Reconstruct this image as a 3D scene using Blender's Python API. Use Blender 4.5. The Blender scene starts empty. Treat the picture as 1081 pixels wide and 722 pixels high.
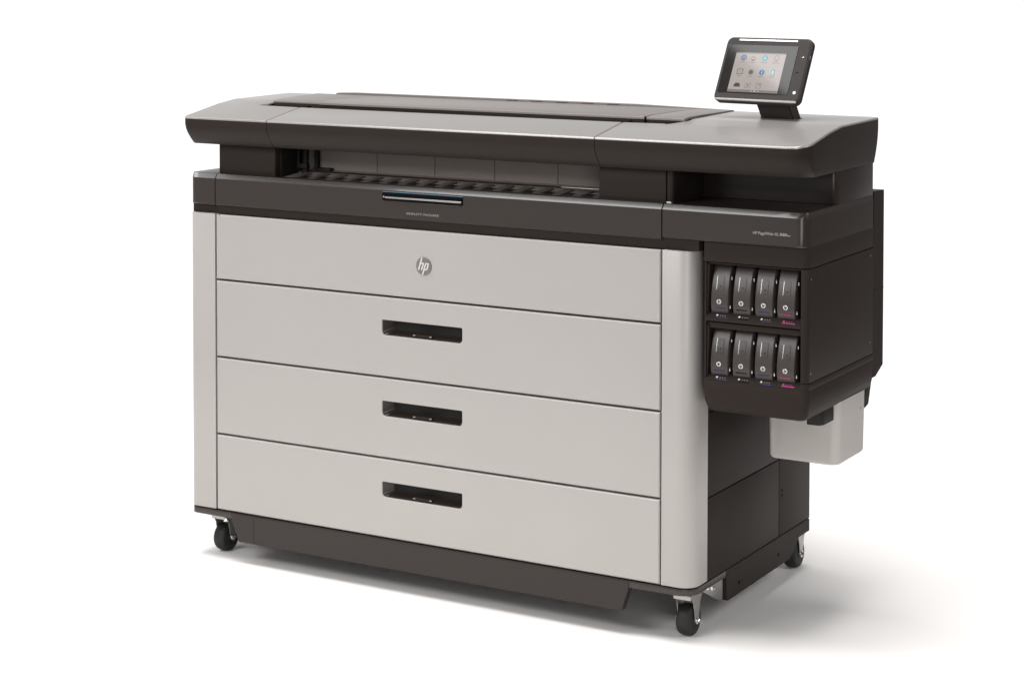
import bpy, bmesh, math, random
from mathutils import Vector, Matrix
random.seed(7)
scene = bpy.context.scene
col = scene.collection
PI = math.pi
G = 0.072                      # the printer's own frame sits this far above the floor

# ------------------------------------------------------------------ materials
def mat(name, base, rough=0.5, metal=0.0, spec=0.5, coat=0.0, emit=None, estr=0.0,
        noise=0.0, nscale=60.0, bump=0.0, bscale=900.0, rvar=0.0):
    m = bpy.data.materials.new(name); m.use_nodes = True
    nt = m.node_tree; b = nt.nodes['Principled BSDF']
    b.inputs['Base Color'].default_value = (*base, 1)
    b.inputs['Roughness'].default_value = rough
    b.inputs['Metallic'].default_value = metal
    b.inputs['Specular IOR Level'].default_value = spec
    b.inputs['Coat Weight'].default_value = coat
    b.inputs['Coat Roughness'].default_value = 0.06
    if emit:
        b.inputs['Emission Color'].default_value = (*emit, 1)
        b.inputs['Emission Strength'].default_value = estr
    tc = nt.nodes.new('ShaderNodeTexCoord')
    if noise:
        n = nt.nodes.new('ShaderNodeTexNoise'); n.inputs['Scale'].default_value = nscale
        n.inputs['Detail'].default_value = 6
        nt.links.new(tc.outputs['Object'], n.inputs['Vector'])
        mx = nt.nodes.new('ShaderNodeMix'); mx.data_type = 'RGBA'
        mx.inputs[6].default_value = (*[c*(1-noise) for c in base], 1)
        mx.inputs[7].default_value = (*[min(1, c*(1+noise)) for c in base], 1)
        nt.links.new(n.outputs['Fac'], mx.inputs[0]); nt.links.new(mx.outputs[2], b.inputs['Base Color'])
    if rvar:
        n3 = nt.nodes.new('ShaderNodeTexNoise'); n3.inputs['Scale'].default_value = 7
        n3.inputs['Detail'].default_value = 4
        nt.links.new(tc.outputs['Object'], n3.inputs['Vector'])
        mr = nt.nodes.new('ShaderNodeMapRange')
        mr.inputs[3].default_value = rough - rvar; mr.inputs[4].default_value = rough + rvar
        nt.links.new(n3.outputs['Fac'], mr.inputs[0]); nt.links.new(mr.outputs[0], b.inputs['Roughness'])
    if bump:
        n2 = nt.nodes.new('ShaderNodeTexNoise'); n2.inputs['Scale'].default_value = bscale
        n2.inputs['Detail'].default_value = 2
        nt.links.new(tc.outputs['Object'], n2.inputs['Vector'])
        bp = nt.nodes.new('ShaderNodeBump'); bp.inputs['Strength'].default_value = bump
        bp.inputs['Distance'].default_value = 0.0004
        nt.links.new(n2.outputs['Fac'], bp.inputs['Height']); nt.links.new(bp.outputs[0], b.inputs['Normal'])
    return m

M = {}
M['silver'] = mat('silver_paint', (.402,.379,.362), .40, .15, .5, noise=.03, nscale=3, bump=.14, rvar=.04)
M['skirt'] = mat('skirt_paint', (.030,.0225,.020), .42, .0, .30, noise=.04, nscale=4, bump=.15)
M['pillar'] = mat('pillar_plastic', (.027,.020,.0175), .28, .0, .30, noise=.04, nscale=4, bump=.08)
M['top'] = mat('silver_top_paint', (.305,.285,.272), .30, .35, .5, noise=.03, nscale=3, bump=.08, rvar=.02)
M['lid'] = mat('lid_paint', (.185,.162,.150), .40, .15, .5, noise=.02, nscale=6, bump=.10)
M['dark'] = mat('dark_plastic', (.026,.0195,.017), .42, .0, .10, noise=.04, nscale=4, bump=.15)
M['band'] = mat('band_plastic', (.030,.022,.019), .27, .0, .50, noise=.03, nscale=3, bump=.08)
M['gloss'] = mat('band_gloss_edge', (.030,.022,.019), .24, .0, 1.0, coat=.6)
M['side'] = mat('side_metal_paint', (.027,.0205,.0180), .50, .0, .07, noise=.04, nscale=4, bump=.20)
M['inner']   = mat('inner_dark', (.010,.009,.008), .6, .0, .3, noise=.08, nscale=30, bump=.2)
M['wall'] = mat('inner_wall', (.27,.228,.206), .5, .0, .3, noise=.05, nscale=20, bump=.2)
M['rib'] = mat('rib_plastic', (.115,.098,.09), .35, .0, .4, noise=.05, nscale=20, bump=.1)
M['cart'] = mat('cartridge_plastic', (.044,.035,.032), .34, .0, .42, noise=.05, nscale=40, bump=.12)
M['zinc'] = mat('zinc_steel', (.40,.39,.375), .38, .85, .5, noise=.12, nscale=60, bump=.3, bscale=400, rvar=.08)
M['chrome']  = mat('bright_bolt', (.85,.84,.82), .16, 1.0, .5)
M['rubber']  = mat('rubber', (.016,.016,.015), .55, .0, .35, noise=.15, nscale=40, bump=.5, bscale=300)
M['tray'] = mat('tray_plastic', (.80,.76,.73), .5, .0, .4, noise=.015, nscale=8, bump=.15)
M['glass'] = mat('glass_black', (.018,.016,.015), .06, .0, .42)
M['bezel'] = mat('bezel_plastic', (.036,.031,.029), .50, .0, .22, noise=.05, nscale=30, bump=.1)
M['white']   = mat('white_print', (.75,.74,.72), .5)
M['letter'] = mat('grey_print', (.34,.32,.31), .5)
M['badge'] = mat('badge_metal', (.30,.28,.26), .30, .8, .5)
M['badgel']  = mat('badge_letters', (.62,.59,.56), .35, .1, .5)
M['bevelshine'] = mat('bevel_shine_grey', (.30,.285,.27), .35, .2, .5)
M['magenta'] = mat('magenta_print', (.32,.025,.15), .45)
M['blue']    = mat('blue_print', (.02,.02,.13), .45)
M['black'] = mat('black_print', (.004,.004,.004), .6, .0, .05)
M['cyanled'] = mat('cyan_trim', (.07,.20,.28), .3)
M['led']     = mat('lit_bar', (.8,.8,.8), .4, emit=(1,.98,.95), estr=.55)
M['floor'] = mat('studio_floor', (.87,.845,.825), .7, .0, .2, noise=.004, nscale=3)

def screen_mat(name, c, s): return mat(name, tuple(x*.02 for x in c), .06, .0, .5, emit=c, estr=s)
M['disp']    = screen_mat('display_bg', (.60,.535,.505), .70)
M['dispbar'] = screen_mat('display_bar', (.36,.33,.31), .6)
M['icyan']   = screen_mat('icon_cyan', (.10,.42,.55), .8)
M['iblue']   = screen_mat('icon_blue', (.03,.20,.42), .8)
M['idark']   = screen_mat('icon_dark', (.12,.11,.10), .7)
M['igrey']   = screen_mat('icon_grey', (.28,.26,.25), .7)
M['ibrown']  = screen_mat('icon_brown', (.42,.30,.22), .7)
M['iwhite']  = screen_mat('icon_white', (.72,.68,.66), .9)
M['ired']    = screen_mat('icon_red', (.42,.17,.17), .7)

# ------------------------------------------------------------------ helpers
def obj(name, bm, m, parent=None, loc=None, smooth=40, mats=None):
    bmesh.ops.recalc_face_normals(bm, faces=bm.faces[:])
    me = bpy.data.meshes.new(name); bm.to_mesh(me); bm.free()
    if mats:
        for k in mats: me.materials.append(M[k])
    else:
        me.materials.append(M[m])
    o = bpy.data.objects.new(name, me); col.objects.link(o)
    if parent: o.parent = parent
    if loc: o.location = loc
    if smooth:
        me.polygons.foreach_set('use_smooth', [True]*len(me.polygons))
        try: me.set_sharp_from_angle(angle=math.radians(smooth))
        except Exception: pass
    return o

def pieces(name, bm, m, parent=None, smooth=40):
    """every loose piece of the mesh becomes an object of its own"""
    bm.verts.index_update(); seen=set(); out=[]
    for v0 in bm.verts:
        if v0 in seen: continue
        stack=[v0]; isl=set([v0])
        while stack:
            v=stack.pop()
            for e in v.link_edges:
                w=e.other_vert(v)
                if w not in isl: isl.add(w); stack.append(w)
        seen|=isl
        nb=bmesh.new(); mp={v:nb.verts.new(v.co) for v in isl}
        fs={f for v in isl for f in v.link_faces}
        for f in fs: nb.faces.new([mp[v] for v in f.verts])
        out.append(obj(name,nb,m,parent,smooth=smooth))
    bm.free(); return out

def empty(name, loc=(0,0,0), parent=None):
    o = bpy.data.objects.new(name, None); col.objects.link(o); o.location = loc
    o.empty_display_size = .1
    if parent: o.parent = parent
    return o

def box(bm, x0,x1,y0,y1,z0,z1, bev=0.0015, seg=2, mi=0):
    t = bmesh.new()
    bmesh.ops.create_cube(t, size=1)
    for v in t.verts:
        v.co = Vector(((x0+x1)/2+v.co.x*(x1-x0), (y0+y1)/2+v.co.y*(y1-y0), (z0+z1)/2+v.co.z*(z1-z0)))
    if bev:
        bmesh.ops.bevel(t, geom=t.edges[:], offset=bev, segments=seg, affect='EDGES', profile=.6)
    merge(bm, t, mi); return bm

def merge(bm, t, mi=None, M4=None):
    if M4 is not None: bmesh.ops.transform(t, matrix=M4, verts=t.verts[:])
    vm = [bm.verts.new(v.co) for v in t.verts]
    t.verts.index_update()
    for f in t.faces:
        try:
            nf = bm.faces.new([vm[v.index] for v in f.verts])
            nf.material_index = f.material_index if mi is None else mi
        except ValueError: pass
    t.free()

def B(*a, **k):
    bm = bmesh.new(); box(bm, *a, **k); return bm

def outline(x0,x1,y0,y1,r=(0,0,0,0), ybreaks=(), n=6, nx=6):
    """rounded rectangle in plan, r = front-left, front-right, back-right, back-left"""
    pts = []
    def arc(cx,cy,rr,a0):
        if rr <= 1e-6: pts.append((cx,cy)); return
        for i in range(n+1):
            a = a0 + (PI/2)*i/n; pts.append((cx+rr*math.cos(a), cy+rr*math.sin(a)))
    arc(x0+r[0], y0+r[0], r[0], PI)
    for i in range(1,nx): pts.append((x0+r[0]+(x1-r[1]-x0-r[0])*i/nx, y0))
    arc(x1-r[1], y0+r[1], r[1], 1.5*PI)
    for y in ybreaks: pts.append((x1, y))
    arc(x1-r[2], y1-r[2], r[2], 0)
    for i in range(1,nx): pts.append((x1-r[2]+(x0+r[3]-x1+r[2])*i/nx, y1))
    arc(x0+r[3], y1-r[3], r[3], .5*PI)
    for y in reversed(ybreaks): pts.append((x0, y))
    return pts

def loft(levels, cap0=True, cap1=True, bm=None):
    """levels: list of lists of (x,y,z) with equal counts"""
    bm = bm or bmesh.new(); rings = [[bm.verts.new(p) for p in L] for L in levels]
    n = len(rings[0])
    for a,b in zip(rings, rings[1:]):
        for i in range(n):
            j = (i+1) % n
            try: bm.faces.new((a[i],a[j],b[j],b[i]))
            except ValueError: pass
    if cap0: bm.faces.new(rings[0][::-1])
    if cap1: bm.faces.new(rings[-1])
    return bm

def rbox(x0,x1,y0,y1,z0,z1,r, edge=.0015, ybreaks=()):
    """upright block with rounded plan corners and softened top and bottom edges"""
    L = []
    for z,i in ((z0,edge),(z0+edge*.3,edge*.3),(z0+edge,0),(z1-edge,0),(z1-edge*.3,edge*.3),(z1,edge)):
        L.append([(x,y,z) for x,y in outline(x0+i,x1-i,y0+i,y1-i,tuple(max(q-i,0) for q in r), ybreaks)])
    return loft(L)

def prism_xz(pts, y0, y1, bev=0, bm=None, mi=0):
    """polygon given in x,z extruded along y"""
    t = bmesh.new()
    a = [t.verts.new((x,y0,z)) for x,z in pts]; b = [t.verts.new((x,y1,z)) for x,z in pts]
    t.faces.new(a); t.faces.new(b[::-1])
    for i in range(len(pts)):
        j = (i+1)%len(pts); t.faces.new((a[i],b[i],b[j],a[j]))
    bmesh.ops.recalc_face_normals(t, faces=t.faces[:])
    if bev: bmesh.ops.bevel(t, geom=t.edges[:], offset=bev, segments=2, affect='EDGES')
    if bm is None: bm = bmesh.new()
    merge(bm, t, mi); return bm

def prism_yz(pts, x0, x1, bev=0, bm=None, mi=0):
    t = bmesh.new()
    a = [t.verts.new((x0,y,z)) for y,z in pts]; b = [t.verts.new((x1,y,z)) for y,z in pts]
    t.faces.new(a); t.faces.new(b[::-1])
    for i in range(len(pts)):
        j = (i+1)%len(pts); t.faces.new((a[i],b[i],b[j],a[j]))
    bmesh.ops.recalc_face_normals(t, faces=t.faces[:])
    if bev: bmesh.ops.bevel(t, geom=t.edges[:], offset=bev, segments=2, affect='EDGES')
    if bm is None: bm = bmesh.new()
    merge(bm, t, mi); return bm

def cyl(bm, c, r, h, axis='z', n=24, bev=0.0, mi=0, r2=None):
    t = bmesh.new()
    bmesh.ops.create_cone(t, cap_ends=True, segments=n, radius1=r, radius2=r if r2 is None else r2, depth=h)
    if bev:
        es = [e for e in t.edges if len(e.link_faces)==2 and any(len(f.verts)>4 for f in e.link_faces)]
        bmesh.ops.bevel(t, geom=es, offset=bev, segments=2, affect='EDGES')
    rot = {'z':Matrix.Identity(4), 'x':Matrix.Rotation(PI/2,4,'Y'), 'y':Matrix.Rotation(PI/2,4,'X')}[axis]
    merge(bm, t, mi, Matrix.Translation(c) @ rot); return bm

def text(s, size, extrude=.0003, shear=0.0, align='LEFT', spacing=1.0):
    cu = bpy.data.curves.new('lettering', 'FONT'); cu.body = s; cu.size = size
    cu.extrude = extrude; cu.shear = shear; cu.align_x = align; cu.space_character = spacing
    cu.resolution_u = 3
    t = bpy.data.objects.new('lettering', cu); col.objects.link(t)
    dg = bpy.context.evaluated_depsgraph_get(); dg.update()
    me = bpy.data.meshes.new_from_object(t.evaluated_get(dg))
    bm = bmesh.new(); bm.from_mesh(me)
    bpy.data.objects.remove(t); bpy.data.curves.remove(cu); bpy.data.meshes.remove(me)
    for f in bm.faces: f.material_index = 0
    return bm

def front_text(bm, x, y, z):      # text lying in x,y -> standing on a front face
    bmesh.ops.transform(bm, matrix=Matrix.Translation((x,y,z)) @ Matrix.Rotation(PI/2,4,'X'), verts=bm.verts[:])
    return bm

def fillet(poly, radii, n=6):
    """round the corners of a 2-d polygon"""
    out = []
    N = len(poly)
    for i,(p,r) in enumerate(zip(poly, radii)):
        p = Vector(p); a = Vector(poly[i-1]); b = Vector(poly[(i+1)%N])
        if r <= 0: out.append(tuple(p)); continue
        u = (a-p).normalized(); v = (b-p).normalized()
        ang = u.angle(v); d = r/math.tan(ang/2)
        s = p+u*d; e = p+v*d; c = p+(u+v).normalized()*(r/math.sin(ang/2))
        a0 = math.atan2(s.y-c.y, s.x-c.x); a1 = math.atan2(e.y-c.y, e.x-c.x)
        da = (a1-a0+PI)%(2*PI)-PI
        for k in range(n+1):
            t = a0+da*k/n; out.append((c.x+r*math.cos(t), c.y+r*math.sin(t)))
    return out

# ------------------------------------------------------------------ the printer
P = empty('wide_format_printer', (0,0,G))
P['label'] = 'wide format printer with silver drawers, dark trim and tilted touch screen, standing on casters'
P['category'] = 'printer'

# ---- chassis
obj('chassis', B(-.078,1.4275,.03,.742,.066,.900, bev=.002), 'inner', P)
obj('chassis', B(.02,1.36,.15,.44,.90,.98, bev=.002), 'inner', P).name = 'upper_chassis'

# ---- corner posts (silver)
def post(x0,x1,rl,rr,y1):
    return rbox(x0,x1,0,y1,.067,.8787,(rl,rr,0,0), edge=.0016)
obj('corner_post', post(-.0905,-.0016,.022,.001,.10), 'silver', P)
obj('corner_post', post(1.3512,1.4355,.001,.040,.083), 'silver', P)

# ---- drawer fronts with real finger recesses
HX0, HX1 = .5453, .7890
def front_plate(x0,x1,z0,z1,hole=None):
    bm = bmesh.new()
    def loop(pts, y): return [bm.verts.new((x,y,z)) for x,z in pts]
    def edges(vs): return [bm.edges.new((vs[i],vs[(i+1)%len(vs)])) for i in range(len(vs))]
    def bridge(a,b):
        for i in range(len(a)):
            j=(i+1)%len(a); bm.faces.new((a[i],a[j],b[j],b[i]))
    e = .0028
    rect = lambda d: [(x0+d,z0+d),(x1-d,z0+d),(x1-d,z1-d),(x0+d,z1-d)]
    A = loop(rect(e),0); ee = edges(A)
    if hole:
        H = loop(hole(.0014),0); ee += edges(H)
        bmesh.ops.triangle_fill(bm, use_beauty=True, use_dissolve=False, edges=ee)
        H1 = loop(hole(0),.0016); H2 = loop(hole(0),.018); bridge(H,H1); bridge(H1,H2)
    else:
        bm.faces.new(A)
    A2 = loop(rect(0), e); A3 = loop(rect(0), .018)
    bridge(A,A2); bridge(A2,A3)
    return bm
FX0, FX1 = .0024, 1.3470
top = obj('front_panel', front_plate(FX0,FX1,.7020,.8775), 'silver', P)
rows = [(.4900,.6968,.6380),(.2780,.4848,.4262),(.0675,.2730,.2140)]
for z0,z1,ht in rows:
    hb = ht-.0405
    hole = lambda d: fillet([(HX0-d,hb-d),(HX1+d,hb-d),(HX1+d,ht+d*.3),(HX0-d,ht+d*.3)], [.011,.011,.004,.0015])
    d = obj('drawer', front_plate(FX0,FX1,z0,z1,hole), 'silver', P, smooth=25)
    # recess cup: rim, sloping floor, back wall
    bm = bmesh.new()
    def ring(dx0,dx1,db,dt,y):
        return [bm.verts.new((x,y,z)) for x,z in fillet([(HX0+dx0,hb+db),(HX1-dx1,hb+db),(HX1-dx1,ht-dt),(HX0+dx0,ht-dt)],[.010,.010,.004,.0015])]
    R_ = [ring(-.002,-.002,-.002,-.002,.0185), ring(.0003,.0003,.0003,.0003,.0030), ring(.0016,.0016,.0016,.0010,.0040),
          ring(.022,.010,.0130,.0015,.036), ring(.026,.014,.016,.004,.040)]
    for a,b in zip(R_,R_[1:]):
        for i in range(len(a)):
            j=(i+1)%len(a); bm.faces.new((a[i],a[j],b[j],b[i]))
    bm.faces.new(R_[-1])
    h = obj('drawer_handle', bm, 'band', d, smooth=30)
    # little release lever in the recess
    bm = bmesh.new(); cx=(HX0+HX1)/2
    prism_xz(fillet([(cx-.032,hb+.0035),(cx+.032,hb+.0035),(cx+.025,hb+.0105),(cx-.025,hb+.0105)],[.002]*4,3), .004,.011, .0008, bm)
    obj('release_lever', bm, 'dark', d)
    bm = bmesh.new()
    for s in (-1,1):
        box(bm, cx+s*.025-.0035, cx+s*.025+.0035, .003,.006, hb+.0065, hb+.0090, .0007)
    pieces('lever_glint', bm, 'zinc', d)  # bright chips paint the two small highlights on the lever

# dark shadow gaps carry small clips at the drawer edges
bm = bmesh.new()
for z in (.700,.4875,.2755,.098,.3105,.522):
    box(bm, 1.3484,1.3500,.004,.009,z-.002,z+.002,.0003)
pieces('drawer_clip', bm, 'zinc', P)

for xx in (.0100,1.3625):
    obj('hinge_pin', B(xx-.005,xx+.005,-.0005,.0035,.8785,.8800,bev=.0003), 'zinc', P)
# round badge: disc and the two slanted letters
bd = bmesh.new(); cyl(bd,(.6750,-.0010,.7868),.0232,.0026,'y',48,.0008)
badge = obj('logo_badge', bd, 'badge', P)
def hp_letters(cx, cz, s, y):
    """slanted strokes; s = badge radius"""
    k = .33
    bm = bmesh.new()
    def stroke(x,z0,z1,w=.17):
        prism_xz([(cx+s*(x-w/2+k*z0),cz+s*z0),(cx+s*(x+w/2+k*z0),cz+s*z0),(cx+s*(x+w/2+k*z1),cz+s*z1),(cx+s*(x-w/2+k*z1),cz+s*z1)], y-.0011, y, 0, bm)
    stroke(-.50,-.42,.97); stroke(-.10,-.42,.26)
    prism_xz([(cx+s*(-.42+k*.26),cz+s*.26),(cx+s*(-.02+k*.26),cz+s*.26),(cx+s*(-.07+k*.40),cz+s*.40),(cx+s*(-.42+k*.40),cz+s*.40)], y-.0011, y, 0, bm)
    stroke(.20,-.98,.40); stroke(.56,-.28,.26)
    prism_xz([(cx+s*(.28+k*.26),cz+s*.26),(cx+s*(.64+k*.26),cz+s*.26),(cx+s*(.58+k*.40),cz+s*.40),(cx+s*(.28+k*.40),cz+s*.40)], y-.0011, y, 0, bm)
    prism_xz([(cx+s*(.28-k*.42),cz-s*.42),(cx+s*(.55-k*.42),cz-s*.42),(cx+s*(.64-k*.28),cz-s*.28),(cx+s*(.28-k*.28),cz-s*.28)], y-.0011, y, 0, bm)
    return bm
obj('badge_letters', hp_letters(.6750,.7868,.0230,-.0024), 'badgel', badge, smooth=0)

# ---- base plate, skirts
obj('base_plate', rbox(-.0895,1.4350,-.001,.744,.0475,.0640,(.022,.046,.004,.004), edge=.001), 'band', P)
bm = prism_xz([(.078,-.0125),(1.2470,-.0125),(1.2660,.0470),(1.2660,.0625),(.052,.0625),(.052,.0470)], -.0030,.020,.001)
fs = obj('front_skirt', bm, 'skirt', P)
obj('skirt_seam', B(.1285,.1296,-.0034,-.0020,-.011,.060,bev=0), 'inner', fs)
ss = [(.206,-.0145),(.605,-.0125),(.640,.0040),(.670,.0300),(.7455,.0300),(.7455,.0630),(.196,.0630),(.198,-.008)]
sk = obj('side_skirt', prism_yz(fillet(ss,[.006,.01,.02,.01,0,0,0,.004],4), 1.4210,1.4360,.0008), 'side', P)
bm = bmesh.new()
for y,z in ((.275,.014),(.530,.019)):
    cyl(bm,(1.4362,y,z),.0050,.0014,'x',16)
pieces('skirt_hole', bm, 'black', sk)
obj('side_skirt', prism_yz(fillet(ss,[.006,.01,.02,.01,0,0,0,.004],4), -.0885,-.0760,.0008), 'side', P)
# zinc caster bracket beside the front right caster
bk = obj('caster_bracket', prism_xz([(1.336,.0145),(1.415,-.0115),(1.4265,-.0115),(1.4265,.0462),(1.336,.0462)], .192,.1955,.0004), 'zinc', P)
bm = bmesh.new()
for x in (1.372,1.387,1.402):
    cyl(bm,(x,.1905,.0150),.0055,.004,'y',6,.0005)
pieces('bracket_bolt', bm, 'chrome', bk)

# ---- casters
def caster(x,y,swing=0.0):
    c = empty('caster',(x,y,0),P); c.rotation_euler[2] = swing
    R = .0385; zc = -G+R; W = .0185
    prof = [(-W,R*.55),(-W,R*.80),(-W*.95,R*.90),(-W*.72,R*.975),(-W*.35,R),(W*.35,R),(W*.72,R*.975),(W*.95,R*.90),(W,R*.80),(W,R*.55)]
    bm = bmesh.new(); n=48; rings=[]
    for xx,r in prof:
        rings.append([bm.verts.new((xx, r*math.cos(2*PI*i/n), zc+r*math.sin(2*PI*i/n))) for i in range(n)])
    for a,b in zip(rings,rings[1:]):
        for i in range(n):
            j=(i+1)%n; bm.faces.new((a[i],a[j],b[j],b[i]))
    bm.faces.new(rings[0]); bm.faces.new(rings[-1][::-1])
    wh = obj('wheel', bm, 'rubber', c, smooth=50)
    bm = bmesh.new(); cyl(bm,(0,0,zc),R*.52,2*W+.001,'x',32,.001)
    obj('hub', bm, 'dark', c)
    # fork: two cheek plates joined by a crown
    bm = bmesh.new()
    for s in (-1,1):
        xa = s*(W+.0030); xb = s*(W+.0048)
        pts = fillet([(-.034,.034),(.034,.034),(.018,.008),(.0085,zc-.007),(-.0085,zc-.007),(-.018,.008)],[.003,.003,.014,.007,.007,.014],5)
        prism_yz(pts, min(xa,xb), max(xa,xb), .0004, bm)
    box(bm, -W-.0047, W+.0047, -.036,.036,.0270,.0345,.001); box(bm,-W-.0047, W+.0047,-.0365,-.0345,.0230,.0340,.0008)
    obj('fork', bm, 'zinc', c, smooth=35)
    bm = bmesh.new(); cyl(bm,(0,0,.0385),.030,.009,'z',32,.002)
    cyl(bm,(0,0,.0440),.034,.003,'z',32,.0008)
    obj('swivel_plate', bm, 'zinc', c)
    bm = bmesh.new(); cyl(bm,(0,0,zc),.0050,2*W+.026,'x',6,.0006); cyl(bm,(0,0,zc),.0095,2*W+.0145,'x',20,.0012)
    obj('axle_bolt', bm, 'chrome', c, smooth=30)
    return c
caster(1.3850,.085,0); caster(-.0330,.085,0); caster(1.3945,.735,0); caster(-.0330,.735,0)

# ---- side panels (right side of the lower chassis, left side plain)
def plate(bm,x0,x1,y0,y1,z0,z1): return box(bm,x0,x1,y0,y1,z0,z1,.0010,2)
obj('side_panel', plate(bmesh.new(),1.418,1.4345,.086,.5330,.0660,.2675), 'side', P)
obj('side_panel', plate(bmesh.new(),1.418,1.4345,.086,.5330,.2705,.4765), 'side', P)
obj('side_panel', plate(bmesh.new(),1.418,1.4345,.086,.5330,.4795,.9000), 'side', P)
rp = obj('rear_side_panel', plate(bmesh.new(),1.418,1.4345,.5365,.7480,.0660,.9000), 'side', P)
bm = bmesh.new()
for y,z in ((.555,.170),(.555,.183),(.5550,.315),(.7000,.500)):
    cyl(bm,(1.4348,y,z),.0042,.0012,'x',14,.0003)
pieces('panel_screw', bm, 'black', rp)
obj('side_panel', plate(bmesh.new(),-.0890,-.0780,.104,.7480,.0660,.9000), 'side', P)
obj('rear_panel', plate(bmesh.new(),-.088,1.434,.7430,.7500,.0640,.9000), 'side', P)

# ---- recessed dark plastic strip under the band
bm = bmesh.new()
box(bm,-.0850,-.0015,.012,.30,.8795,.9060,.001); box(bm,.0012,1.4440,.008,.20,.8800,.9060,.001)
obj('recess_strip', bm, 'dark', P)

# ---- band around the body: left end, middle cover, right part
def band_ring(x0,x1,y1,r,z0=.9010,z1=.9885,nl=True,nr=True):
    # chamfered upper edge as in the photo: narrow sloping bevel that catches the light
    L=[]
    for z,i in ((z0,.0030),(z0+.0030,0),(z1-.0130,0),(z1-.0008,.0100),(z1,.0130)):
        L.append([(x,y,z) for x,y in outline(x0+(i*.15 if nl else 0), x1-(i*.15 if nr else 0), i, y1, (max(r[0]-i,.0005) if r[0] else 0, max(r[1]-i,.0005) if r[1] else 0,0,0))])
    bm = loft(L)
    for f in bm.faces:
        zc = f.calc_center_median().z
        if z1-.0130 < zc < z1-.0008 and abs(f.normal.z) < .95: f.material_index = 1
    return bm
obj('band_end', band_ring(-.0870,-.0014,.44,(.018,0),.9030,nr=False), 'band', P, smooth=22, mats=('band','gloss'))
mb = obj('band_cover', band_ring(.0014,1.3480,.030,(0,0),.9025,.9885,False,False), 'band', P, smooth=22, mats=('band','gloss'))
obj('band_right', band_ring(1.3512,1.7200,.44,(0,.026),.9070,.9885,False,True), 'band', P, smooth=22, mats=('band','gloss'))
# shelf behind the middle cover (dark ledge in front of the slot and under the pillars)
obj('shelf', B(-.075,1.3490,.0305,.44,.9500,.9840,bev=.001), 'dark', P)

# latch: recess frame, dark slot, bright bar
lt = bmesh.new()
box(lt,.5480,.7915,-.0022,.006,.9495,.9700,.0010)
latch = obj('latch', lt, 'black', mb)
obj('latch_bar', B(.5570,.7885,-.0045,-.0020,.9555,.9600,bev=.0008), 'zinc', mb)
obj('latch_trim', B(.5480,.7915,-.0016,.0020,.9715,.9730,bev=.0003), 'cyanled', mb)
bm = bmesh.new(); cyl(bm,(.5535,-.0030,.9590),.0022,.002,'y',12)
obj('latch_pin', bm, 'chrome', mb)
obj('latch_lip', B(.5530,.7830,-.0030,.0020,.9460,.9482,bev=.0007), 'band', mb)
obj('lettering', front_text(text('HEWLETT-PACKARD', .0082, spacing=1.38),.6215,-.0003,.9165), 'letter', mb, smooth=0)

# right band wording
br = [o for o in P.children if o.name.startswith('band_right')][0]
obj('lettering', front_text(text('HP PageWide XL 8000', .0100, .0003, spacing=.92),1.5850,-.0003,.9325), 'letter', br, smooth=0)
obj('lettering', front_text(text('Printer', .0068, .0003),1.5850+.0760,-.0003,.9325), 'letter', br, smooth=0)

# ---- ink cabinet (overhanging on the right)
CX0, CX1, CY0, CY1 = 1.4550, 1.7195, .0115, .4490
ink = empty('ink_cabinet',(0,0,0),P)
obj('upper_shell', rbox(1.4552,CX1,CY0,CY1,.8580,.9075,(.002,.018,.004,0), edge=.0008), 'side', ink)
# side plate between the seams, with rounded front corner column
obj('side_shell', rbox(1.7010,CX1,CY0,CY1,.5905,.8555,(.003,.014,.003,0), edge=.0012), 'side', ink)
bm = bmesh.new()
box(bm,1.4552,1.7030,.0900,CY1,.5905,.8555,.001)         # block behind the bays
box(bm,1.4552,1.4600,.0160,.0900,.5750,.8555,.001)       # left jamb
box(bm,1.4575,1.7015,.0220,.0900,.8515,.8555,.001)       # head
obj('bay_housing', bm, 'dark', ink)
# left jamb inner frame, bevelled
bm = bmesh.new()
for zb,zt in ((.7230,.8510),(.5760,.7050)):
    prism_xz(fillet([(1.4575,zb),(1.4625,zb),(1.4672,zt),(1.4575,zt)],[0,0,.003,0],3), .020,.060, .0008, bm)
obj('bay_jamb', bm, 'dark', ink)
# divider with sloping label lips
def lip(zc):   # sloping strip under a row of cartridges
    return prism_yz([(.0140,zc-.0150),(.0125,zc-.006),(.0300,zc+.0060),(.0900,zc+.0060),(.0900,zc-.0150)],1.4575,1.7015,.0010)
l1 = obj('bay_lip', lip(.7310), 'dark', ink)
obj('bay_divider', B(1.4575,1.7015,.0230,.0900,.6985,.7120,bev=.002), 'dark', ink)
l2 = obj('bay_lip', lip(.5830), 'dark', ink)

# lower shell, drawn in at the bottom
L=[]
for z,i in ((.4975,.030),(.4990,.021),(.5040,.013),(.5120,.0070),(.5250,.0025),(.5420,0),(.5725,0),(.5740,.0010)):
    L.append([(x,y,z) for x,y in outline(CX0+i*.9, CX1-i*.75, CY0+i*.8, CY1, (.006,.016,.002,0))])
bm = loft(L)
merge(bm, rbox(1.7010,CX1,CY0,CY1,.5735,.5885,(.002,.014,.002,0), edge=.0008), 0)
merge(bm, B(1.4560,1.7030,.0900,CY1-.001,.5735,.5885,bev=.0005), 0)
ls = obj('lower_shell', bm, 'side', ink, smooth=50)
bm = bmesh.new()
for y,z in ((.030,.832),(.030,.612),(.425,.838),(.425,.622)):
    cyl(bm,(1.7198,y,z),.0024,.0008,'x',10,.0002)
pieces('shell_screw', bm, 'zinc', ink)
obj('underside_duct', rbox(1.6600,1.7005,.1550,.2330,.4620,.5000,(.004,.018,.004,.004), edge=.002), 'inner', ink)

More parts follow.
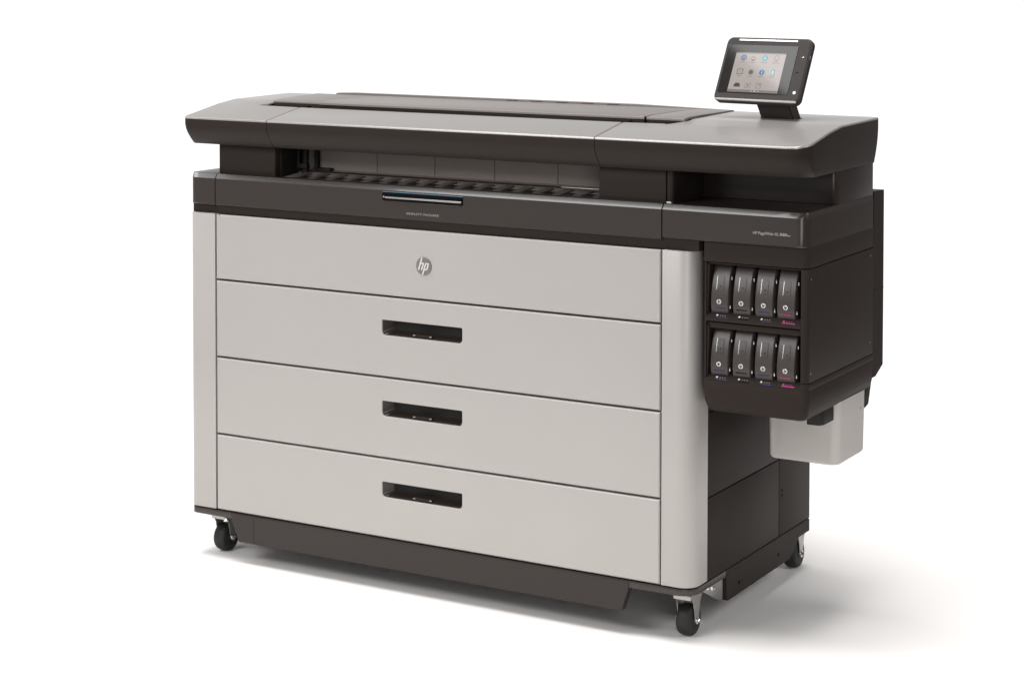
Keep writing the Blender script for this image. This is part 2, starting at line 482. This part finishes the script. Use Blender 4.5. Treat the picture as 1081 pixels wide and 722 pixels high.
# label marks on the lips below each cartridge
XS = [1.4904,1.5472,1.6038,1.6595]
slope = math.atan2(.012,.0175)
for row,(lp,zc) in enumerate(((l1,.7310),(l2,.5830))):
    for k,x in enumerate(XS):
        cm = ('blue','black','blue','magenta')[k]
        def onlip(bm,u0,u1,w0,w1,h,mi=0):
            t = bmesh.new(); box(t,u0,u1,w0,w1,0,h,0)
            M4 = Matrix.Translation((x,.0128,zc-.0058)) @ Matrix.Rotation(slope,4,'X')
            merge(bm,t,mi,M4)
        bm = bmesh.new()
        if cm=='magenta': onlip(bm,-.006,.026,.0015,.0050,.0006)
        else: onlip(bm,-.002,.024,.0010,.0030,.0006)
        obj('colour_label', bm, cm, ink, smooth=0)
        bm = bmesh.new(); onlip(bm,-.0050,-.0010,.0065,.0105,.0012)
        obj('colour_dot', bm, 'white' if cm!='magenta' else 'ired', ink, smooth=0)
        bm = bmesh.new()
        for q in range(3): onlip(bm,.004+q*.006,.0065+q*.006,.0070,.0095,.0010)
        pieces('label_print', bm, 'igrey' if cm!='magenta' else 'magenta', ink, smooth=0)

# rear box behind the ink cabinet
obj('rear_box', prism_yz(fillet([(.4495,.9960),(.5230,.9940),(.5240,.7480),(.5240,.5500),(.4720,.5280),(.4495,.5280)],[0,.003,0,.004,.004,0],3),1.5000,1.7185,.0008), 'side', P)
obj('rear_box_seam', B(1.7180,1.7192,.4500,.5235,.7460,.7476,bev=0), 'inner', P)
obj('rear_bracket', prism_yz(fillet([(.4300,.5280),(.4700,.5290),(.4450,.4620),(.4150,.4560)],[0,0,.012,.004],4),1.6400,1.7100,.001), 'inner', P)
obj('rear_bracket', prism_yz([(.10,.52),(.4490,.52),(.4490,.980),(.10,.980)],1.4365,1.4450,0), 'inner', P).name='cabinet_mount'

# pale waste tray hanging under the cabinet
TX0,TX1,TY0,TY1,TZ0,TZ1 = 1.5290,1.7100,.2350,.4130,.3480,.5050
L=[]
for z,i in ((TZ0,.010),(TZ0+.0015,.005),(TZ0+.005,.0015),(TZ0+.010,0),(TZ1,-.002)):
    L.append([(x,y,z) for x,y in outline(TX0+i,TX1-i,TY0+i,TY1-i,(.014,.020,.006,.006))])
bm = loft(L, cap1=False)
bmesh.ops.solidify(bm, geom=bm.faces[:], thickness=.003)
tray = obj('waste_container', bm, 'tray', P, smooth=40)
bm = bmesh.new(); cyl(bm,(TX1+.0010,.385,.4640),.0040,.0016,'x',12,.0004); box(bm,TX1+.0002,TX1+.0012,.372,.379,.4625,.4655,.0003)
obj('container_clip', bm, 'letter', tray)
obj('container_lid', B(1.536,1.702,.243,.406,.4870,.4930,bev=.002), 'inner', tray)

# ---- pillars under the hood
obj('pillar', rbox(.0050,.1850,.0240,.42,.9840,1.0760,(.001,.003,0,0), edge=.0005), 'dark', P)
obj('pillar', rbox(-.0100,.0030,.0300,.42,.9840,1.0760,(.004,.001,0,0), edge=.0005), 'dark', P)
obj('pillar', rbox(1.1690,1.3500,.0210,.40,.9840,1.0760,(.003,.001,0,0), edge=.0005), 'dark', P)
obj('pillar', rbox(1.3520,1.3680,.0240,.40,.9850,1.0760,(.001,.010,0,0), edge=.0005), 'dark', P)
obj('rear_pillar', rbox(1.3700,1.7195,.1900,.44,.9890,1.0770,(.002,.016,.003,0), edge=.0006), 'pillar', P, smooth=30)
obj('foot_trim', rbox(1.3515,1.3660,.0200,.0300,.9850,.9920,(.001,.004,0,0), edge=.0005), 'zinc', P)
obj('pillar_trim', rbox(1.1700,1.3500,.0180,.0210,.9870,.9900,(0,0,0,0), edge=.0003), 'inner', P)

# ---- paper exit between the pillars
bm = bmesh.new()
xw = [.1850,.2430,.4300,.6130,.7960,.9835,1.1690]
for a,b in zip(xw,xw[1:]): box(bm,a+.0010,b-.0010,.1500,.1560,.9900,1.0900,.0006)
pieces('exit_wall', bm, 'wall', P)
obj('exit_wall', B(.1850,1.1690,.1565,.1600,.9850,1.1000,bev=0), 'inner', P).name='exit_backing'
# sloping output bed with ribs and pockets
obj('output_bed', prism_yz([(.0310,.9842),(.0500,.9850),(.1200,.9900),(.1495,1.0010),(.1495,.9830),(.0310,.9830)],.1855,1.1685,.0004), 'wall', P)
bm = bmesh.new()
for i in range(17):
    x = .215+i*.0575
    prism_yz([(.046,.9850),(.052,.9885),(.088,.9915),(.120,.9935),(.120,.9890),(.046,.9845)], x, x+.026, .0008, bm)
pieces('bed_rib', bm, 'rib', P)
bm = bmesh.new()
for i in range(17):
    x = .243+i*.0575
    prism_xz([(x,.9868),(x+.026,.9868),(x+.026,.9882),(x,.9882)], .052,.098, 0, bm)
pieces('bed_pocket', bm, 'inner', P)
bm = bmesh.new()
box(bm,.1900,1.1650,.1250,.1300,.9950,.9990,.001)
obj('exit_roller', bm, 'dark', P)
obj('guide_strip', B(1.0200,1.1270,.1000,.1040,.9990,1.0015,bev=.0005), 'zinc', P)
# clutter at the left end of the slot
bm = bmesh.new()
box(bm,.1860,.1900,.0450,.1480,.9860,1.0680,.001)
cyl(bm,(.2120,.1250,1.0280),.0100,.072,'z',16,.001)
box(bm,.2350,.2450,.1350,.1490,.9900,1.0600,.001)
box(bm,.1960,.2300,.1050,.1200,1.0050,1.0180,.001); box(bm,.2500,.2900,.1300,.1490,.9900,1.0060,.001)
pieces('end_block', bm, 'inner', P)
obj('end_rod', B(.2000,.2080,.1020,.1060,1.0150,1.0620,bev=.001), 'dark', P)

# ---- hood: dark fascia shells
def ztop(y):
    K = [(-.06,1.1425),(-.045,1.1450),(.107,1.1715),(.180,1.1800),(.480,1.1835)]
    for (a,za),(b,zb) in zip(K,K[1:]):
        if y <= b: return za+(zb-za)*(y-a)/(b-a)
    return K[-1][1]
HB = 1.0700
fr = [(0,.037),(.02,.0335),(.20,.0215),(.42,.0095),(.60,.0032),(.78,0),(1,0)]
def hood(x0,x1,rl,rr,left,right,y1):
    L=[]
    for f,i in fr:
        j = i*(.08 if left else .25)
        o = outline(x0+(j if left else 0), x1-(j if right else 0), -.0450+i, y1-(j*.5 if (left or right) else 0), (rl,rr,.012 if right else 0,.012 if left else 0), (.107,.18), n=8)
        L.append([(x,y,HB+f*(ztop(y)-.0050-HB)) for x,y in o])
    return loft(L, cap0=True, cap1=False)
h1 = obj('hood_side', hood(-.0750,.2072,.016,0,True,False,.440), 'dark', P, smooth=35)
h2 = obj('hood_cover', hood(.2088,1.1892,0,0,False,False,.100), 'dark', P, smooth=35)
h3 = obj('hood_side', hood(1.1908,1.7350,0,.046,False,True,.440), 'dark', P, smooth=35)
obj('hood_core', B(.20,1.20,.02,.43,1.0720,1.1400,bev=.002), 'inner', P)

# ---- silver top panels following the hood profile
def top_panel(poly, thick=.0055, lift=0.0, bev=.0016, soft=None):
    bm = bmesh.new()
    vs = [bm.verts.new((x,y,0)) for x,y in poly]; bm.faces.new(vs)
    for yb in (.107,.140,.180,.230,.30,.37):
        bmesh.ops.bisect_plane(bm, geom=bm.verts[:]+bm.edges[:]+bm.faces[:], plane_co=(0,yb,0), plane_no=(0,1,0))
    for v in bm.verts: v.co.z = ztop(v.co.y)+lift*(1-max(0,(v.co.y-.15)/.29)*.72)
    r = bmesh.ops.extrude_face_region(bm, geom=bm.faces[:])
    low = [v for v in r['geom'] if isinstance(v,bmesh.types.BMVert)]
    for v in low: v.co.z -= thick
    bmesh.ops.recalc_face_normals(bm, faces=bm.faces[:])
    lows = set(low)
    es = [e for e in bm.edges if len(e.link_faces)==2 and not any(v in lows for v in e.verts)
          and e.calc_face_angle(0) > math.radians(50)]
    bmesh.ops.bevel(bm, geom=es, offset=bev, segments=3, affect='EDGES', profile=.5)
    return bm
lp = fillet([(-.0748,-.0455),(.2070,-.0455),(.2070,.1070),(.0675,.1070),(.0800,.1580),(.0220,.4400),(-.0748,.4400)],[.016,0,0,0,0,0,.012])
obj('top_panel', top_panel(lp, bev=.0042), 'top', h1, smooth=25)
cp = [(.2090,-.0455),(1.1890,-.0455),(1.1890,.1070),(.2090,.1070)]
obj('top_panel', top_panel(cp, bev=.0042), 'top', h2, smooth=25)
rp_ = fillet([(1.1910,-.0455),(1.7348,-.0455),(1.7348,.4400),(1.3440,.4400),(1.3445,.1600),(1.3150,.1070),(1.1910,.1070)],[0,.046,.010,0,.016,.016,0])
obj('top_panel', top_panel(rp_, bev=.0042), 'top', h3, smooth=25)

# ---- slot and rear lid
obj('slot_trough', B(.0600,1.3600,.1000,.2000,1.1300,1.1500,bev=0), 'inner', P)
bm = bmesh.new(); box(bm,.0720,1.3350,.1150,.1400,1.1500,1.1570,.002)
obj('slot_ledge', bm, 'dark', P)
def lid(x0,x1,yf,x0b=None,x1b=None,lift=.0060):
    return top_panel([(x0,yf),(x1,yf),(x1b or x1,.440),(x0b or x0,.440)], thick=.006, lift=lift, bev=.0012)
obj('rear_lid', lid(.2412,1.2290,.1500), 'lid', P, smooth=25)
obj('rear_lid', lid(.0840,.2388,.1540,x0b=.0260,lift=.0048), 'lid', P, smooth=25)
obj('rear_lid', lid(1.2314,1.3370,.1520,x1b=1.3330,lift=.0052), 'lid', P, smooth=25)
obj('lid_lip', B(.0860,1.3340,.1535,.1600,1.1400,1.1775,bev=.0008), 'dark', P)
obj('seam_filler', B(1.3200,1.3700,.1550,.4350,1.1300,1.1650,bev=0), 'inner', P)
obj('seam_filler', B(.0150,.1000,.1550,.4350,1.1300,1.1680,bev=0), 'inner', P)
obj('lid_notch', B(1.2292,1.2312,.1470,.1520,1.1500,1.1840,bev=0), 'black', P)
# raised rim along the back of the lid, with a row of shallow grips
rim = obj('rear_rim', prism_xz([(.0900,1.1500),(1.3300,1.1500),(1.3300,1.1830),(1.0500,1.1893),(.1500,1.1893),(.0900,1.1872)],.4440,.4700,.0015), 'lid', P)
bm = bmesh.new()
for i in range(5):
    x = .66+i*.078
    box(bm,x,x+.036,.4430,.4438,1.1862,1.1875,.0003)
pieces('rim_grip', bm, 'inner', rim)
obj('back_cover', B(-.060,1.345,.4420,.5400,.9900,1.1480,bev=.003), 'dark', P)

# ---- touch screen on its stand
cp_ = empty('control_panel',(1.49180,.27,1.30179),P)
cp_.rotation_euler = Matrix(((.99188559,.05565429,-.11430472),(-.12713367,.4342098,-.89179531),(0,.8990909,.43776198))).to_euler()
# local frame: x right, y up the face, z out of the face
def tab(w,h,z0,z1,r,edge,cx=0,cy=0):
    L=[]
    for z,i in ((z0,edge),(z0+edge*.4,edge*.3),(z0+edge,0),(z1-edge,0),(z1-edge*.4,edge*.3),(z1,edge)):
        L.append([(cx+x,cy+y,z) for x,y in outline(-w/2+i,w/2-i,-h/2+i,h/2-i,(max(r-i,.001),)*4,(),8,2)])
    return loft(L)
hs = obj('screen_housing', tab(.2420,.1740,-.0220,0,.0170,.0050), 'bezel', cp_, smooth=24)
obj('screen_back', tab(.2000,.1340,-.0330,-.0222,.02,.004), 'bezel', cp_)
obj('screen_glass', tab(.1990,.1300,.0001,.0009,.003,.0003,-.0127,-.0002), 'glass', cp_, smooth=0)
obj('light_bar', tab(.1660,.0042,.0001,.0014,.0015,.0005,-.0020,.0782), 'led', cp_)
obj('bevel_shine', tab(.2300,.0060,-.0035,.0006,.0028,.0012,0,-.0822), 'bevelshine', cp_)  # grey strip paints the reflection along the bottom bevel
def quad(bm,x0,x1,y0,y1,z0,z1): box(bm,x0,x1,y0,y1,z0,z1,0)
disp = obj('display', B(-.0838,.0582,-.0625,.0440,.0010,.0014,bev=0), 'disp', cp_, smooth=0)
obj('display_bar', B(-.0838,.0582,-.0625,-.0560,.0014,.0016,bev=0), 'dispbar', cp_, smooth=0)
obj('display_bar', B(-.0838,.0582,.0410,.0440,.0014,.0016,bev=0), 'dispbar', cp_, smooth=0)
# icons
def ringm(bm,cx,cy,ro,ri,z0=.0015,z1=.0018,n=20):
    a=[bm.verts.new((cx+ro*math.cos(2*PI*i/n),cy+ro*math.sin(2*PI*i/n),z1)) for i in range(n)]
    b=[bm.verts.new((cx+ri*math.cos(2*PI*i/n),cy+ri*math.sin(2*PI*i/n),z1)) for i in range(n)]
    for i in range(n):
        j=(i+1)%n; bm.faces.new((a[i],a[j],b[j],b[i]))
def disc(bm,cx,cy,r,z1=.0018,n=20): bm.faces.new([bm.verts.new((cx+r*math.cos(2*PI*i/n),cy+r*math.sin(2*PI*i/n),z1)) for i in range(n)])
def rect(bm,x0,x1,y0,y1,z=.0018): bm.faces.new([bm.verts.new(p) for p in ((x0,y0,z),(x1,y0,z),(x1,y1,z),(x0,y1,z))])
def frame(bm,cx,cy,w,h,t=.001):
    rect(bm,cx-w,cx+w,cy+h-t,cy+h); rect(bm,cx-w,cx+w,cy-h,cy-h+t); rect(bm,cx-w,cx-w+t,cy-h,cy+h); rect(bm,cx+w-t,cx+w,cy-h,cy+h)
def icon(fn, m):
    bm = bmesh.new(); fn(bm); obj('icon', bm, m, cp_, smooth=0)
icon(lambda b:(ringm(b,-.0592,.0300,.0080,.0050),rect(b,-.0612,-.0575,.0265,.0335)),'iblue')
icon(lambda b:(ringm(b,-.0316,.0275,.0062,.0048),rect(b,-.0340,-.0295,.0225,.0265)),'ired')
icon(lambda b:disc(b,.0009,.0300,.0080),'icyan')
icon(lambda b:(rect(b,.0000,.0018,.0250,.0345,.0020),rect(b,-.0030,.0048,.0285,.0305,.0020)),'iwhite')
icon(lambda b:(ringm(b,.0337,.0315,.0070,.0052),rect(b,.0280,.0395,.0225,.0240)),'ibrown')
icon(lambda b:(frame(b,-.0605,-.0080,.0085,.0070,.0014),rect(b,-.0615,-.0595,-.009,-.007)),'idark')
icon(lambda b:(disc(b,-.0291,-.0085,.0072),),'igrey')
icon(lambda b:(ringm(b,-.0291,-.0085,.0040,.0020,z1=.0020),),'idark')
icon(lambda b:disc(b,.0017,-.0083,.0076),'iblue')
icon(lambda b:(rect(b,.0008,.0026,-.0130,-.0070,.0020),rect(b,.0008,.0026,-.0055,-.0038,.0020)),'iwhite')
icon(lambda b:(rect(b,.0275,.0372,-.0155,.0000),),'icyan')
icon(lambda b:(rect(b,.0300,.0345,-.0130,-.0030,.0020),),'iwhite')
icon(lambda b:(rect(b,-.0690,-.0510,-.0490,-.0425),rect(b,-.0665,-.0535,-.0425,-.0385)),'idark')
icon(lambda b:(frame(b,-.0293,-.0445,.0080,.0068,.0011),rect(b,-.0315,-.0270,-.0470,-.0415)),'igrey')
icon(lambda b:(frame(b,.0015,-.0445,.0075,.0068,.0011),ringm(b,.0035,-.0425,.0030,.0018)),'igrey')
bm = bmesh.new()
for (x,y,w) in ((-.0592,.0175,.005),(-.0316,.0172,.006),(.0009,.0172,.008),(.0337,.0172,.010),(-.0605,-.0205,.006),(-.0291,-.0205,.006),(.0017,-.0205,.006),(.0323,-.0205,.008)):
    rect(bm,x-w,x+w,y,y+.0014)
pieces('icon_caption', bm, 'igrey', cp_, smooth=0)
bm = bmesh.new(); disc(bm,-.0060,-.0592,.0020,.0019); disc(bm,.0040,-.0592,.0014,.0019); disc(bm,-.0155,-.0592,.0014,.0019)
pieces('page_dot', bm, 'iwhite', cp_, smooth=0)
bm = bmesh.new(); cyl(bm,(.1047,-.0582,.0004),.0042,.0016,'z',20,.0003)
obj('power_button', bm, 'white', cp_)
bm = bmesh.new(); disc(bm,0,0,.0001,.0002); rect(bm,.1025,.1085,.0350,.0362,.0006); rect(bm,.1050,.1064,.0350,.0385,.0006)
obj('printed_mark', bm, 'white', cp_, smooth=0)
bm = bmesh.new(); rect(bm,.0955,.1030,-.0050,-.0036,.0006)
obj('printed_mark', bm, 'black', cp_, smooth=0)
bm = bmesh.new(); cyl(bm,(-.0999,.0359,.0002),.0022,.0010,'z',14,.0002)
obj('camera_dot', bm, 'igrey', cp_)
bm = bmesh.new(); box(bm,.1195,.1214,.0330,.0430,-.0100,-.0050,.0005)
obj('usb_cover', bm, 'zinc', cp_)
# stand (upright arm leaning back to the screen)
st = bmesh.new(); yaw=-.1275
arm=[(1.4985-.0,1.1770)]
w=.0460
t=bmesh.new()
lo=[(-w,-.0180,0),(w,-.0180,0),(w,.0220,0),(-w,.0220,0)]
hi=[(-w,-.0500,.0480),(w,-.0500,.0480),(w,-.0080,.0480),(-w,-.0080,.0480)]
va=[t.verts.new(p) for p in lo]; vb=[t.verts.new(p) for p in hi]
t.faces.new(va[::-1]); t.faces.new(vb)
for i in range(4):
    j=(i+1)%4; t.faces.new((va[i],va[j],vb[j],vb[i]))
bmesh.ops.bevel(t, geom=t.edges[:], offset=.0025, segments=2, affect='EDGES')
SM = Matrix.Translation((1.5270,.3060,1.1790)) @ Matrix.Rotation(yaw,4,'Z')
merge(st,t,0,SM)
merge(st, B(-.035,.035,-.034,-.006,.044,.085,bev=.003), 0, SM)
obj('screen_stand', st, 'bezel', P)
st = bmesh.new(); cyl(st,(1.5270,.3080,1.1805),.0560,.0035,'z',40,.001)
bmesh.ops.scale(st, vec=(1,.55,1), space=Matrix.Translation((-1.527,-.308,0)), verts=st.verts[:])
obj('stand_collar', st, 'dark', P)

# ------------------------------------------------------------------ ink cartridges: things of their own
def make_cartridge():
    r = empty('ink_cartridge')
    prof = [(.0230,-.0020),(.0195,.0060),(.0172,.0220),(.0185,.0420),(.0225,.0630),(.0285,.0840),(.0365,.1040),(.0430,.1115)]
    # y,z of the curved face; loft across x
    w=.0243; bm=bmesh.new()
    def sec(x,dy,dz):
        pts=[(y+dy,z) for y,z in prof]
        pts[0]=(pts[0][0],pts[0][1]+dz); pts[-1]=(pts[-1][0],pts[-1][1]-dz)
        return [(x,y,z) for y,z in pts]+[(x,.085,prof[-1][1]-dz),(x,.085,prof[0][1]+dz)]
    L=[sec(-w,.0050,.003),sec(-w+.0014,.0018,.0012),sec(-w+.0034,0,0),sec(w-.0034,0,0),sec(w-.0014,.0018,.0012),sec(w,.0050,.003)]
    loft(L,bm=bm)
    obj('cartridge_body', bm, 'cart', r, smooth=28)
    # thumb panel: raised frame on upper half
    def face_y(z):
        for (ya,za),(yb,zb) in zip(prof,prof[1:]):
            if z<=zb: return ya+(yb-ya)*(z-za)/(zb-za)
        return prof[-1][0]
    bm=bmesh.new()
    def onface(x0,x1,z0,z1,h,n=4,bm=bm):
        a=[];
        for i in range(n+1):
            z=z0+(z1-z0)*i/n; y=face_y(z)
            a.append([bm.verts.new((x0,y-h,z)),bm.verts.new((x1,y-h,z)),bm.verts.new((x1,y+.001,z)),bm.verts.new((x0,y+.001,z))])
        for p,q in zip(a,a[1:]):
            for i in range(4):
                j=(i+1)%4; bm.faces.new((p[i],p[j],q[j],q[i]))
        bm.faces.new(a[0]); bm.faces.new(a[-1][::-1])
    onface(-.0075,.0085,.0540,.0860,.0011)
    obj('thumb_panel', bm, 'cart', r, smooth=30)
    bm=bmesh.new(); onface(-.0092,-.0078,.0545,.0865,.0016,bm=bm)
    obj('panel_edge_glint', bm, 'zinc', r, smooth=30)  # bright strip painted in as the highlight on the panel's left edge
    bm=bmesh.new(); onface(.0002,.0030,.0610,.0640,.0014,1,bm=bm)
    obj('panel_mark', bm, 'black', r, smooth=0)
    # small round badge with slanted letters
    yb=face_y(.0265)
    bm=bmesh.new(); cyl(bm,(-.0010,yb-.0004,.0265),.0058,.0012,'y',24,.0002)
    bg=obj('logo_badge', bm, 'white', r)
    obj('badge_letters', hp_letters(-.0010,.0265,.0054,yb-.0009), 'dark', bg, smooth=0)
    # side grips, bright
    bm=bmesh.new()
    for z,h in ((.0820,.0060),(.0150,.0065)):
        y=face_y(z)+.0035
        box(bm,w+.0004,w+.0026,y,y+.003,z-h/2,z+h*.6,.0006)
    pieces('side_contact', bm, 'chrome', r)
    return r
def stripe(parent,m):
    bm=bmesh.new()
    box(bm,-.0150,.0135,.0168,.0182,.0095,.0108 if m!='magenta' else .0116,.0002)
    return obj('colour_stripe', bm, m, parent, smooth=0)
def copy_tree(o,parent=None):
    c=o.copy(); col.objects.link(c); c.parent=parent
    for ch in list(o.children): copy_tree(ch,c)
    return c
proto = make_cartridge()
ZR = (.7360,.5870)
names = [['dark ink cartridge nearest the silver post in the upper row of the side bay',
          'dark ink cartridge second from the silver post in the upper row, no coloured stripe',
          'dark ink cartridge just left of the magenta-striped one in the upper row',
          'ink cartridge with a bright magenta stripe at the right end of the upper row'],
         ['dark ink cartridge nearest the silver post in the lower row of the side bay',
          'dark ink cartridge second from the silver post in the lower row, no coloured stripe',
          'dark ink cartridge just left of the magenta-striped one in the lower row',
          'ink cartridge with a bright magenta stripe at the right end of the lower row']]
allc=[]
for r in range(2):
    for k,x in enumerate(XS):
        o = proto if (r==0 and k==0) else copy_tree(proto)
        o.location=(x+.0012,.004,ZR[r]+G)
        o['label']=names[r][k]; o['category']='ink cartridge'; o['group']='ink cartridges in the two rows of the side bay'
        allc.append((o,('blue','black','blue','magenta')[k]))
for o,m in allc: stripe(o,m)

# ------------------------------------------------------------------ floor
bm = bmesh.new(); bmesh.ops.create_circle(bm, cap_ends=True, segments=96, radius=2.5)
fl = obj('floor', bm, 'floor', None, smooth=0); fl['kind']='structure'; fl.location=(.7,.3,0)

# ------------------------------------------------------------------ light
w = bpy.data.worlds.new('World'); scene.world = w; w.use_nodes = True
nt = w.node_tree; bg = nt.nodes['Background']
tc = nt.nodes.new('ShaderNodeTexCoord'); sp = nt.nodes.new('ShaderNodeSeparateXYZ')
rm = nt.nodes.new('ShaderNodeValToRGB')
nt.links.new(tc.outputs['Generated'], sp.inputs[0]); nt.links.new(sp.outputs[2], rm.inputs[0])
def ramp(r, stops):
    e = r.color_ramp.elements
    e[0].position, v = stops[0]; e[0].color = (v,v,v,1)
    e[1].position, v = stops[-1]; e[1].color = (v,v,v,1)
    for p,v in stops[1:-1]:
        k = e.new(p); k.color = (v,v,v,1)
# added world gradient: white low down, dimmed overhead to shape the light
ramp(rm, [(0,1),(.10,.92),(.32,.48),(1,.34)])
def axis_ramp(out, stops):
    mr = nt.nodes.new('ShaderNodeMapRange'); mr.inputs[1].default_value=-1; mr.inputs[2].default_value=1
    r = nt.nodes.new('ShaderNodeValToRGB'); nt.links.new(out, mr.inputs[0]); nt.links.new(mr.outputs[0], r.inputs[0])
    ramp(r, stops); return r.outputs[0]
def mul(a,b):
    mm = nt.nodes.new('ShaderNodeMix'); mm.data_type='RGBA'; mm.blend_type='MULTIPLY'; mm.inputs[0].default_value=1
    nt.links.new(a, mm.inputs[6]); nt.links.new(b, mm.inputs[7]); return mm.outputs[2]
fx = axis_ramp(sp.outputs[0], [(0,1),(.46,1),(.64,.07),(1,.07)])      # darkened to the right so the dark flank reflects less
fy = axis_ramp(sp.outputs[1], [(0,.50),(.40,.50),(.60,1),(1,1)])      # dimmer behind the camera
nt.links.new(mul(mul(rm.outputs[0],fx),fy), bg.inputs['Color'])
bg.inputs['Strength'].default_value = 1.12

def area(name, loc, target, sx, sy, power, roll=0.0, color=(1,1,1)):
    l = bpy.data.lights.new(name,'AREA'); l.shape='RECTANGLE'; l.size=sx; l.size_y=sy; l.energy=power; l.color=color
    o = bpy.data.objects.new(name,l); col.objects.link(o); o.location=loc
    d = (Vector(target)-Vector(loc)).normalized()
    o.rotation_euler = (d.to_track_quat('-Z','Y').to_matrix().to_4x4() @ Matrix.Rotation(roll,4,'Z')).to_euler()
    return o
area('overhead_softbox', (.95,-1.2,14.0), (.85,.35,0), 7.5,6.5, 1720)
area('front_fill', (-.1,-2.5,2.35), (.4,0,1.2), 1.7,1.0, 50)  # unseen fill, added to brighten the front, most at the top
area('right_fill', (4.6,.4,2.7), (1.6,.4,.2), 1.5,1.5, 52)  # unseen fill, added to lift the floor shadow and the pale container
area('strip_softbox', (4.35,-4.3,1.75), (1.4,0,.9), 1.6,2.5, 66)
# large box high on the left: seen as the pale wedge in the screen's glass and on the chamfered edges
e_ = Vector((.46187663,-.88669538,-.02100662)); s_ = Vector((.70478555,.35253566,.61562645))
ll = area('side_softbox', (0,0,0), (0,0,1), 2.6,2.0, 85)
zz = e_.cross(s_)
dface = Vector((.53846755,.29914864,-.78775808))
if (-zz).dot(dface) < 0: e_ = -e_; zz = -zz; off = 1.0
else: off = -1.0
ctr = Vector((-1.280377,-2.1498782,4.40182245+G)) + s_*1.0 + e_*off
ll.matrix_world = Matrix.Translation(ctr) @ Matrix((e_,s_,zz)).transposed().to_4x4()

l2 = area('left_fill', (0,0,0), (0,0,1), 1.8,1.3, 40)  # unseen lamp, added to brighten the left part of the band's chamfer
l2.matrix_world = Matrix.Translation(Vector((-1.280377,-2.1498782,4.40182245+G)) - s_*1.45 + e_*off*1.4) @ Matrix((e_,s_,zz)).transposed().to_4x4()

# ------------------------------------------------------------------ camera
cam = bpy.data.cameras.new('camera'); co = bpy.data.objects.new('camera', cam); col.objects.link(co)
RC = ((.8655554,.50081126,.00139114),(.02131152,-.03405731,-.99919263),(-.50035955,.86488622,-.04015154))
Rm = Matrix((RC[0], tuple(-c for c in RC[1]), tuple(-c for c in RC[2]))).transposed()
co.matrix_world = Matrix.Translation((3.46477861,-4.37353883,1.5682561+G)) @ Rm.to_4x4()
cam.sensor_fit='HORIZONTAL'; cam.sensor_width=36; cam.lens=2145.262/1081*36
cam.shift_x=0.0; cam.shift_y=(45.524-361)/1081
cam.clip_start=.05; cam.clip_end=500
scene.camera = co
scene.render.resolution_x=1024; scene.render.resolution_y=683
scene.view_settings.view_transform='Standard'; scene.view_settings.look='None'
scene.view_settings.exposure=0; scene.view_settings.gamma=1
